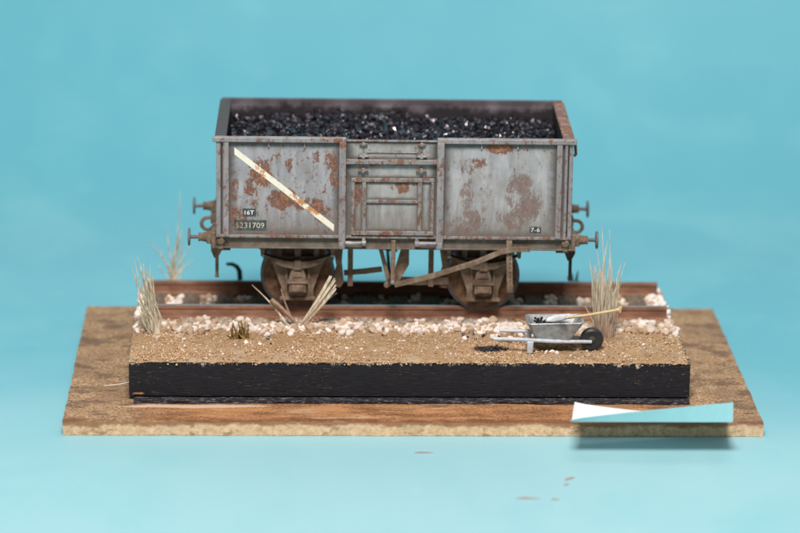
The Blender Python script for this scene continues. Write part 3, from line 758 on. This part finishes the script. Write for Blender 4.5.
# drawhooks
for sx in (-1, 1):
    h = W(); pts = [(sx*3.38, 0, 2.50), (sx*3.47, 0, 2.50)]
    for i in range(9):
        t = R(80 + 250*i/8); pts.append((sx*(3.50 - .0*i) + sx*.12*math.cos(t)*-1 + sx*.02, 0, 2.38 + .12*math.sin(t)))
    h.tube(pts, .036, 8); h.box(min(sx*3.40, sx*3.46), max(sx*3.40, sx*3.46), -.12, .12, 2.40, 2.60, .02)
    h.build('drawhook', M['under'], wagon, smooth=True)
    p = W(); x_ = sx*3.33
    p.prism([(x_-.10, 2.30), (x_+.10, 2.30), (x_+.11, 2.12), (x_+.035, 1.98), (x_-.035, 1.98), (x_-.09, 2.12)], -1.0, -.94, 'y', .01)
    p.tube([(x_+.02, -.97, 2.0), (x_+.02, -.97, 1.66), (x_+.02, -.97, 1.60)], [.032, .032, .04], 8)
    p.build('brake_pipe', M['dark'] if sx > 0 else M['under'], wagon)
    f_ = W(); xa, xb = sorted((sx*3.05, sx*3.30)); f_.box(xa, xb, -1.26, -1.16, 2.20, 2.234, .01); f_.build('step_bracket', M['sole'], wagon)
# running gear
WX = (-1.79, 1.70)
for wx in WX:
    ax = empty('wheelset', (0, 0, 0)); ax.parent = wagon
    for sy in (-1, 1):
        c = (wx, sy*.80, RZ+.63)
        prof_ = [(.05*sy, .18), (.06*sy, .50), (0, .52), (-.02*sy, .625), (.055*sy+.0, .63)]
        w_ = MB(OFF)
        p = [(-.06, .08), (-.06, .13), (-.0, .15), (.03, .28), (.03, .44), (-.05, .51), (-.06, .60), (-.045, .625), (.05, .635), (.065, .70), (.09, .70), (.10, .66), (.10, .1)]
        w_.lathe([(h*(-sy)*-1 if sy < 0 else -h, r) for h, r in p], c, 'y', 44)
        wheel = w_.build('wheel', M['wheelface'], ax, smooth=True)
        t_ = MB(OFF)
        p = [(-.056, .503), (-.064, .515), (-.064, .61), (-.046, .632), (.052, .642), (.066, .705), (.092, .705), (.104, .66), (.06, .50)]
        t_.lathe([(h*(-sy)*-1 if sy < 0 else -h, r) for h, r in p], c, 'y', 44)
        # open it up as a ring
        t_.bm.faces.ensure_lookup_table()
        t_.build('tyre', M['tyre_steel'], wheel, smooth=True)
    a_ = MB(OFF); a_.tube([(wx, -1.05, RZ+.63), (wx, 1.05, RZ+.63)], .07, 12); a_.build('axle', M['dark'], ax, smooth=True)
    for sy in (-1, 1):
        Y0 = sy*1.06
        def yy(a): return Y0 + sy*a
        cz_ = RZ+.62
        # W-shaped axle guard plate
        g = W(); a1, b1 = sorted((yy(-.03), yy(.01)))
        g.prism([(wx-.52, 2.04), (wx-.30, 1.42), (wx-.30, 1.24), (wx+.30, 1.24), (wx+.30, 1.42), (wx+.52, 2.04), (wx+.40, 2.04), (wx+.40, 2.30), (wx+.30, 2.30), (wx+.30, 2.04), (wx+.06, 2.04), (wx+.06, 2.20), (wx-.06, 2.20), (wx-.06, 2.04), (wx-.30, 2.04), (wx-.30, 2.30), (wx-.40, 2.30), (wx-.40, 2.04)], a1, b1, 'y')
        gp = g.build('axle_guard', M['under'], wagon)
        k_ = W(); a1, b1 = sorted((yy(.01), yy(.05)))
        k_.box(wx-.235, wx-.185, a1, b1, 1.26, 1.98, .008); k_.box(wx+.185, wx+.235, a1, b1, 1.26, 1.98, .008); k_.box(wx-.33, wx+.33, a1-.01, b1+.01, 1.195, 1.26, .01)
        k_.build('horn_guide', M['under'], gp)
        # axle box
        b_ = W(); a1, b1 = sorted((yy(.0), yy(.16)))
        b_.prism([(wx-.165, cz_-.06), (wx+.165, cz_-.06), (wx+.15, cz_+.06), (wx+.085, cz_+.25), (wx+.055, cz_+.31), (wx-.055, cz_+.31), (wx-.085, cz_+.25), (wx-.15, cz_+.06)], a1, b1, 'y', .015)
        a1, b1 = sorted((yy(.0), yy(.22))); b_.box(wx-.165, wx+.165, a1, b1, cz_-.27, cz_-.07, .02)
        a1, b1 = sorted((yy(.05), yy(.245))); b_.box(wx-.195, wx+.195, a1, b1, cz_-.085, cz_-.045, .01)
        b_.box(wx-.12, wx+.12, a1+.0, b1-.005, cz_-.24, cz_-.11, .015)
        a1, b1 = sorted((yy(.155), yy(.178))); b_.prism([(wx-.10, cz_+.03), (wx+.10, cz_+.03), (wx+.06, cz_+.13), (wx-.06, cz_+.13)], a1, b1, 'y', .005)
        b_.build('axle_box', M['under'], wagon)
        # leaf spring: a stack of curved leaves
        sp = W(); a1, b1 = sorted((yy(.015), yy(.20)))
        for q in range(4):
            half = .65 - q*.05; up = []; lo = []
            for i in range(15):
                u = -1+2*i/14; x_ = wx+u*half; e_ = (u*half/.65)**2
                zz = 1.985 + .15*e_ - q*.034*(1-e_*.75)
                up.append((x_, zz)); lo.append((x_, zz-.032*(1-e_*.6)+.002))
            sp.prism(up + lo[::-1], a1+(q % 2)*.006, b1-(q % 2)*.006, 'y')
        sp.box(wx-.07, wx+.07, a1-.012, b1+.012, 1.835, 2.02, .008)
        sp.build('leaf_spring', M['under'], wagon)
        for hx in (-1, 1):
            h = W(); x_ = wx+hx*.655
            h.prism([(x_-.14, 2.317), (x_+.14, 2.317), (x_+.04, 2.26), (x_+.03, 2.13), (x_-.03, 2.13), (x_-.04, 2.26)], yy(.14), yy(.34), 'y')
            h.tube([(x_, yy(.0), 2.16), (x_, yy(.36), 2.16)], .035, 8); h.build('spring_hanger', M['under'], wagon)
# brake gear on the near side
def strip(pts, y0, y1, th, name, mat='under', parent=wagon):
    """flat bar following points (x, z)"""
    up = []; lo = []
    for i, (x_, z_) in enumerate(pts):
        a_ = Vector(pts[max(0, i-1)]); b_ = Vector(pts[min(len(pts)-1, i+1)]); d_ = (b_-a_).normalized(); n__ = Vector((-d_.y, d_.x))*th/2
        up.append((x_+n__.x, z_+n__.y)); lo.append((x_-n__.x, z_-n__.y))
    s_ = W(); s_.prism(up+lo[::-1], y0, y1, 'y', .006); return s_.build(name, M[mat], parent)
strip([(.02, 1.66), (.08, 1.685), (.75, 1.86), (1.55, 2.13), (1.98, 2.32), (2.12, 2.362), (2.30, 2.38), (2.54, 2.38)], -1.68, -1.645, .095, 'brake_lever')
lg = W(); lg.prism([(2.095, 2.535), (2.205, 2.535), (2.24, 1.58), (2.125, 1.58)], -1.62, -1.58, 'y', .004); lg.box(2.125, 2.245, -1.64, -1.55, 1.52, 1.68, .015)
lgo = lg.build('lever_guard', M['under'], wagon)
for q in range(9):
    pz = 2.28 - q*.085; px_ = 2.165 + q*.0035
    p_ = W(); p_.lathe([(0, .014), (-.012, .014)], (px_, -1.62, pz+.07), 'y', 6); p_.build('guard_pin', M['dark'], lgo)
W().box(-.05, .035, -1.63, -1.58, 1.68, 2.52, .008).build('brake_strut', M['under'], wagon)
strip([(-.26, 2.317), (-.21, 2.16), (-.09, 1.66), (-.05, 1.58)], -1.26, -1.22, .075, 'v_hanger')
vh = W(); vh.prism([(.16, 2.317), (.30, 2.317), (.30, 1.95), (.08, 1.56), (-.04, 1.58)], -1.26, -1.22, 'y', .006); vh.build('v_hanger', M['under'], wagon)
sh = W(); sh.tube([(-.06, -1.60, 1.66), (-.06, 1.2, 1.60)], .035, 8); sh.build('brake_shaft', M['dark'], wagon)
kb = W(); kb.lathe([(-.06, .03), (-.05, .055), (.0, .055)], (-.12, -1.46, 1.62), 'y', 10); kb.build('shaft_boss', M['under'], wagon)
kb = W(); kb.lathe([(-.065, .025), (-.055, .04), (.0, .04)], (-.01, -1.64, 1.72), 'y', 8); kb.build('lever_pin', M['knob'], wagon)
strip([(-.92, 1.70), (-.5, 1.74), (-.20, 1.78)], -.98, -.95, .105, 'push_rod')
strip([(.06, 1.56), (.45, 1.55), (1.05, 1.56)], -.98, -.95, .15, 'push_rod')
for x_ in (-.80, .72):
    W().box(x_-.05, x_+.05, -1.05, -1.01, 1.46, 2.32, .008).build('brake_hanger', M['under'], wagon)
for x_, s_ in ((-1.02, -1), (.98, 1)):
    b_ = W(); b_.prism([(x_-.10, 2.2), (x_+.08, 2.2), (x_+.06, 1.9), (x_+.10, 1.5), (x_+.04, 1.40), (x_-.09, 1.42), (x_-.10, 1.6), (x_-.03, 1.8)], -.93, -.80, 'y', .01); b_.build('brake_shoe', M['under'], wagon)
tr = W(); tr.tube([(-.75, -.2, 2.06), (.1, -.2, 1.93)], .03, 6); tr.build('tie_rod', M['dark'], wagon)

# ------------------------------------------------------------------ grass, twigs, moss
def blade(mb, p0, p1, bend, r0, r1=.004, seg=6, n=4):
    p0 = Vector(p0); p1 = Vector(p1); pts = []; rad = []
    for i in range(seg+1):
        t = i/seg; p = p0.lerp(p1, t) + Vector(bend)*math.sin(math.pi*t)*.5; pts.append(p); rad.append(r0*(1-t)**.6*(1-r1) + r1)
    mb.tube(pts, rad, n)
def tuft(name, base, blades, mat, label, cat='grass tuft'):
    mb = MB(base)
    for b in blades: blade(mb, *b)
    o = mb.build(name, mat, loc=base); tag(o, label, cat); return o
B = (-4.46, -1.88, .76); bl = []
for i in range(70):
    fx = random.uniform(-.17, .17); tip = random.random()
    x1 = B[0] + fx*1.0 + random.gauss(-.08, .06); h = random.uniform(.55, 1.42) if tip > .25 else random.uniform(.35, .8)
    if x1 > -4.40: h = min(h, 1.12)
    if x1 > -4.30: h = min(h, .95)
    bl.append(((B[0]+fx*.45, B[1]+random.uniform(-.08, .08), B[2]), (x1-.10*h, B[1]+random.uniform(-.2, .25), B[2]+h), (random.gauss(.02, .08), 0, 0), random.uniform(.006, .015)))
bl.append(((B[0]-.02, B[1], B[2]), (-4.77, B[1], 2.24), (.06, 0, 0), .016)); bl.append(((B[0]-.05, B[1], B[2]), (-4.72, B[1], 2.12), (.05, 0, 0), .016))
tuft('grass_tuft', B, bl, M['straw'], 'pale straw tuft leaning left at the left end of the plinth')
B = (3.93, -1.95, .76); bl = []
for i in range(85):
    fx = random.uniform(-.19, .19); sp_ = fx*random.uniform(.7, 1.7) + random.gauss(.0, .05)
    h = random.uniform(.55, 1.5)*(1.0 if abs(sp_) < .3 else .85)
    bl.append(((B[0]+fx*.75, B[1]+random.uniform(-.12, .12), B[2]), (B[0]+sp_, B[1]+random.uniform(-.25, .25), B[2]+h), (random.gauss(0, .055), 0, 0), random.uniform(.006, .016)))
for tx, tz in ((3.62, 2.25), (3.84, 2.86), (3.98, 2.80), (3.94, 2.6), (4.27, 2.22), (4.20, 2.26), (3.74, 2.45), (3.88, 2.5)):
    bl.append(((B[0]+random.uniform(-.1, .1), B[1], B[2]), (tx, B[1]+random.uniform(-.1, .3), tz), (random.uniform(-.1, .1), 0, 0), .011))
tuft('grass_tuft', B, bl, M['straw2'], 'broad pale straw tuft growing beside the wheelbarrow wheel at the right')
B = (-4.25, 1.55-.35, .74); bl = []
for tx, tz, r_ in ((-4.67, 1.75, .022), (-4.33, 2.05, .02), (-4.05, 2.75, .02), (-4.05, 1.9, .03), (-4.10, 1.55, .03), (-4.2, 1.5, .03), (-3.85, 1.65, .018), (-4.0, 2.0, .022), (-4.45, 1.5, .018), (-4.15, 1.3, .03), (-4.3, 1.25, .03), (-3.95, 1.2, .022), (-4.1, 1.75, .022), (-3.80, 1.35, .018), (-4.5, 1.25, .018)):
    bl.append(((B[0]+random.uniform(-.14, .14), B[1], B[2]), (tx-.02, B[1]+random.uniform(-.1, .2), tz), (random.uniform(-.16, .16), 0, 0), r_*.7))
tuft('grass_tuft', B, bl, M['straw'], 'blurred sparse straw tuft behind the far rail at left')
B = (-1.95, -1.38, .78)
twigs = empty('dry_stalks', B); tag(twigs, 'few dry stalks and a cut twig splayed in front of the left wheel', 'dry plant')
def stalk(p0, p1, bend, r0, r1, mat, n=6, seg=6):
    mb = MB(B); p0 = Vector(p0); p1 = Vector(p1); pts = []; rad = []
    for i in range(seg+1):
        t = i/seg; pts.append(p0.lerp(p1, t)+Vector(bend)*math.sin(math.pi*t)*.5); rad.append(r0+(r1-r0)*t)
    mb.tube(pts, rad, n); return mb.build('stalk', mat, twigs)
stalk((-2.00, -1.38, .80), (-2.66, -1.3, 1.555), (.10, 0, 0), .026, .006, M['straw'])
stalk((-1.78, -1.42, .78), (-2.30, -1.4, 1.30), (.03, 0, .03), .030, .048, M['twig'])
stalk((-1.86, -1.38, .80), (-2.12, -1.36, 1.50), (-.04, 0, 0), .030, .006, M['twig'])
for k_ in range(11):
    dx = random.uniform(-.035, .035)
    stalk((-1.76+dx*.5, -1.45, .78), (-1.12+dx-(.06 if k_ % 3 == 0 else 0), -1.5+random.uniform(-.04, .04), 1.90-abs(dx)*6-random.random()*.35), (.02, 0, -.04), .028, .015, M['straw2'] if k_ % 2 else M['straw'])
stalk((-1.58, -1.42, .86), (-1.07, -1.4, 1.43), (-.03, 0, .12), .018, .005, M['straw'])
B = (-2.87, -2.15, .76); bl = []
for i in range(34):
    s_ = random.choice((-1, 1)); bx_ = B[0]+random.uniform(-.14, .14)
    bl.append(((bx_, B[1]+random.uniform(-.1, .1), B[2]), (bx_+random.gauss(0, .09), B[1]+random.uniform(-.1, .1), B[2]+random.uniform(.06, .22)+(.14 if abs(abs(bx_-B[0])-.08) < .03 else 0)), (random.gauss(0, .06), 0, 0), random.uniform(.010, .020)))
tuft('moss_tuft', B, bl, M['moss'], 'short olive brown moss tuft on the sand left of the stalks', 'moss')
mb = MB((-2.95, 1.25, .74)); pts = [(-2.93, 1.25, .72), (-2.92, 1.25, .95), (-2.93, 1.25, 1.10), (-2.98, 1.25, 1.19), (-3.07, 1.25, 1.24), (-3.19, 1.25, 1.24)]
mb.tube(pts, [.05, .05, .05, .045, .04, .03], 8)
o = mb.build('curled_weed', M['weed'], smooth=True, loc=(-2.95, 1.25, .74)); tag(o, 'dark green curled shoot behind the far rail, under the left buffer', 'weed')
bl = []; B = (3.65, 1.2, .74)
for i in range(7): bl.append(((B[0]+random.uniform(-.08, .08), B[1], B[2]), (B[0]+random.uniform(-.16, .14), B[1], B[2]+random.uniform(.2, .42)), (0, 0, 0), .035))
tuft('dark_weed', B, bl, M['weed'], 'dark green weed behind the far rail, under the right buffer', 'weed')

# ------------------------------------------------------------------ wheelbarrow and shovel
WB = (2.95, -2.75, .765)
wb_ = empty('wheelbarrow', WB); tag(wb_, 'small grey metal wheelbarrow with a black wheel standing on the sand', 'wheelbarrow')
def WM(): return MB(WB)
# tray as an open tapered tub with wall thickness
def ring(x0, x1, y0, y1, z0, z1, r):
    pts = []
    for cx_, cy_, a0 in ((x1-r, y1-r, 0), (x0+r, y1-r, 90), (x0+r, y0+r, 180), (x1-r, y0+r, 270)):
        for q in range(4):
            t = R(a0+30*q); x_ = cx_+r*math.cos(t); y_ = cy_+r*math.sin(t); pts.append((x_, y_, z0+(z1-z0)*(x_-x0)/(x1-x0)))
    return pts
t_ = WM(); rings = []
for args in ((2.56, 3.20, -2.97, -2.55, 1.02, 1.0, .05), (2.40, 3.44, -3.04, -2.42, 1.315, 1.335, .08), (2.385, 3.455, -3.055, -2.405, 1.325, 1.345, .085), (2.40, 3.44, -3.04, -2.42, 1.34, 1.36, .08), (2.43, 3.41, -3.01, -2.45, 1.335, 1.355, .07), (2.58, 3.18, -2.95, -2.57, 1.045, 1.03, .05)):
    rings.append(t_.verts(ring(*args)))
for r0, r1 in zip(rings, rings[1:]):
    for q in range(16): t_.bm.faces.new([r0[q], r0[(q+1) % 16], r1[(q+1) % 16], r1[q]])
t_.bm.faces.new(rings[0][::-1]); t_.bm.faces.new(rings[-1])
t_.build('tray', M['zinc'], wb_, smooth=True)
for y0, y1, x0, z0 in ((-3.03, -2.88, 1.78, 1.045), (-2.47, -2.72, 1.93, 1.035)):
    h = WM(); h.tube([(x0, y0, z0), (x0+.5, y0, z0-.01), (2.9, y0+(y1-y0)*.3, .985), (3.60, y1, .95)], [.034, .036, .036, .032], 8)
    h.build('handle', M['bar_paint'], wb_, smooth=True)
for y_ in (-3.03, -2.50):
    l_ = WM(); l_.prism([(2.40, 1.0), (2.52, 1.0), (2.505, .775), (2.405, .775)], y_-.035, y_+.035, 'y', .012); l_.build('leg', M['bar_paint'], wb_)
br = WM(); br.tube([(2.46, -3.0, .90), (2.46, -2.52, .90)], .02, 6); br.build('brace', M['bar_paint'], wb_)
wc = (3.61, -2.80, .765+.215)
w_ = WM(); w_.lathe([(-.055, .05), (-.062, .10), (-.08, .17), (-.06, .207), (0, .22), (.06, .207), (.08, .17), (.062, .10), (.055, .05)], wc, 'y', 28)
wo = w_.build('wheel', M['rubber'], wb_, smooth=True)
hb = WM(); hb.lathe([(-.085, .02), (-.078, .035), (-.06, .07), (.06, .07), (.078, .035), (.085, .02)], wc, 'y', 16); hb.build('hub', M['dark'], wo, smooth=True)
shv = empty('shovel', (3.0, -2.73, 1.2)); tag(shv, 'tiny shovel with pale wooden shaft lying across the wheelbarrow tray', 'shovel')
SO = (3.0, -2.73, 1.2)
s_ = MB(SO); s_.tube([(3.12, -2.76, 1.372), (3.5, -2.70, 1.402), (4.05, -2.62, 1.475)], [.030, .026, .028], 8)
s_.tube([(4.05, -2.62, 1.475), (4.12, -2.60, 1.485)], [.028, .045], 8); s_.tube([(4.13, -2.60, 1.435), (4.145, -2.60, 1.54)], [.032, .036], 8)
s_.build('shaft', M['ash'], shv, smooth=True)
s_ = MB(SO)
nx_ = 8; rows = []
for i in range(nx_+1):
    t = i/nx_; x_ = 3.20-.42*t; w__ = .10+.06*min(1, t*3) if t < .8 else .16*(1-(t-.8)*2.2)
    rows.append([(x_, -2.76+w__*u, 1.375-.09*t+.05*u*u) for u in (-1, -.5, 0, .5, 1)])
up = [s_.verts(r) for r in rows]; lo = [s_.verts([(p[0], p[1], p[2]-.014) for p in r]) for r in rows]
for g_ in (up, lo):
    for i in range(nx_):
        for k in range(4): s_.bm.faces.new([g_[i][k], g_[i][k+1], g_[i+1][k+1], g_[i+1][k]])
for i in range(nx_):
    for k in (0, 4): s_.bm.faces.new([up[i][k], up[i+1][k], lo[i+1][k], lo[i][k]])
for i in (0, nx_):
    for k in range(4): s_.bm.faces.new([up[i][k], up[i][k+1], lo[i][k+1], lo[i][k]])
s_.build('blade', M['silver'], shv, smooth=True)
items = [((2.72+random.uniform(-.15, .15), -2.72+random.uniform(-.16, .16), 1.16+random.uniform(0, .15)), random.uniform(.03, .05), random.randrange(8)) for _ in range(46)]
items += [((2.9+random.uniform(-.2, .3), -2.75+random.uniform(-.14, .14), 1.08+random.uniform(0, .06)), random.uniform(.02, .035), random.randrange(8)) for _ in range(40)]
o = merge_rocks('barrow_coal', items, M['coal'], coalp); tag(o, 'few lumps of coal in the wheelbarrow tray', 'coal', kind='stuff')
items = []
for _ in range(110):
    x_ = random.gauss(1.76, .13); y_ = random.gauss(-2.78, .09); items.append(((x_, y_, ground_h(x_, y_)+.01), random.uniform(.012, .032), random.randrange(8)))
o = merge_rocks('coal_spill', items, M['coal'], coalp); tag(o, 'dark coal crumbs spilled on the sand beside the barrow handles', 'coal', kind='stuff')
for x_, y_, s__, lab in ((1.29, -1.95, .04, 'black coal lump farthest left in the loose row by the stones'), (1.36, -2.10, .035, 'small black coal lump in front of the leftmost lump'), (1.47, -1.92, .04, 'black coal lump against the pale stones left of the barrow'),
                         (1.66, -2.02, .055, 'largest black coal lump left of the barrow handles'), (1.80, -2.06, .045, 'black coal lump just right of the largest one'), (1.50, -2.20, .03, 'small coal lump nearest the camera in the loose row'), (1.95, -2.02, .045, 'coal lump touching the rear barrow handle'), (-2.35, -2.22, .045, 'single glinting coal lump on the sand below the left wheel'), (-2.30, -2.50, .025, 'tiny dark coal crumb on the sand below the left wheel')):
    b = random.choice(coalp); me = bpy.data.meshes.new('coal_lump'); b.to_mesh(me); me.materials.append(M['coal'])
    o = bpy.data.objects.new('coal_lump', me); col.objects.link(o); o.location = (x_, y_, ground_h(x_, y_)+s__*.6); o.scale = (s__,)*3; o.rotation_euler = (random.random()*3, random.random()*3, 0)
    tag(o, lab, 'coal lump')

# ------------------------------------------------------------------ folded card strip on the front edge of the board
ST = (3.2, -4.6, .02)
ps = empty('paper_strip', ST); tag(ps, 'folded white and teal card strip overhanging the front edge of the board', 'card strip')
def sheet(a_pts, b_pts, name, mat, th, nrm):
    mb = MB(ST); n_ = len(a_pts); a = mb.verts(a_pts); b = mb.verts(b_pts); off = Vector(nrm)*th
    c = mb.verts([Vector(p)+off for p in a_pts]); d = mb.verts([Vector(p)+off for p in b_pts])
    for i in range(n_-1):
        mb.bm.faces.new([a[i], a[i+1], b[i+1], b[i]]); mb.bm.faces.new([c[i], d[i], d[i+1], c[i+1]])
        mb.bm.faces.new([a[i], c[i], c[i+1], a[i+1]]); mb.bm.faces.new([b[i], b[i+1], d[i+1], d[i]])
    for i in (0, n_-1): mb.bm.faces.new([a[i], b[i], d[i], c[i]])
    return mb.build(name, mat, ps)
NS = 16; fold = []; lip = []; back = []
for i in range(NS+1):
    t = i/NS
    fx = 3.0 + (5.836-3.0)*t; fz = .405
    fold.append((fx, -5.88, fz))
    hgt = .045 + .34*t**.75
    lip.append((fx - .04*(1-t)**8 - .015*t, -5.92 - .03*math.sin(t*3), fz + hgt*.98))
    bz = .10 + .0*t
    back.append((3.12 + (5.90-3.12)*t, -5.02 + .42*t, .475 - .44*t**.8))
sheet(fold, lip, 'teal_lip', M['paper_teal'], .012, (0, -1, 0))
mid_ = [((f[0]+b[0])/2, (f[1]+b[1])/2, (f[2]+b[2])/2+.03) for f, b in zip(fold, back)]
sheet([(x, y, z-.001) for x, y, z in fold], mid_, 'white_flap', M['paper_white'], .012, (0, 0, 1)); sheet(mid_, back, 'white_flap', M['paper_white'], .012, (0, 0, 1))

# ------------------------------------------------------------------ crumbs on the table
for i, (x_, y_, l_, w__, a_, lab) in enumerate(((.42, -5.69, .34, .022, .05, 'thin reddish fibre on the table below the board'), (2.10, -8.05, .42, .03, .0, 'longest reddish fleck on the table, lowest in the photo'), (2.55, -8.1, .14, .03, .1, 'pale reddish fleck right of the longest one'),
        (2.88, -7.05, .22, .04, .7, 'reddish crumb on the table below the left end of the card strip'), (2.8, -7.35, .12, .025, .6, 'pinkish crumb just in front of the crumb below the card strip'))):
    mb = MB((x_, y_, -.25)); dx, dy = math.cos(a_)*l_/2, math.sin(a_)*l_/2
    mb.tube([(x_-dx, y_-dy, -.235), (x_-dx*.3, y_-dy*.3+.01, -.232), (x_+dx*.4, y_+dy*.4, -.236), (x_+dx, y_+dy, -.24)], [w__*.3, w__*.6, w__*.45, w__*.1], 5)
    o = mb.build('crumb', M['crumb'] if i in (0, 1, 3, 6) else simple('pale lint', (.55, .38, .34), .8), loc=(x_, y_, -.25)); tag(o, lab, 'crumb')
# one loose whitish hair on the left margin of the board
mb = MB((-5.2, -3.0, .02)); mb.tube([(-5.35, -2.75, .03), (-5.1, -2.72, .05), (-4.88, -2.70, .09)], .006, 4); o = mb.build('loose_hair', M['letter'], loc=(-5.2, -3.0, .02)); tag(o, 'pale loose hair on the left margin of the board', 'hair')
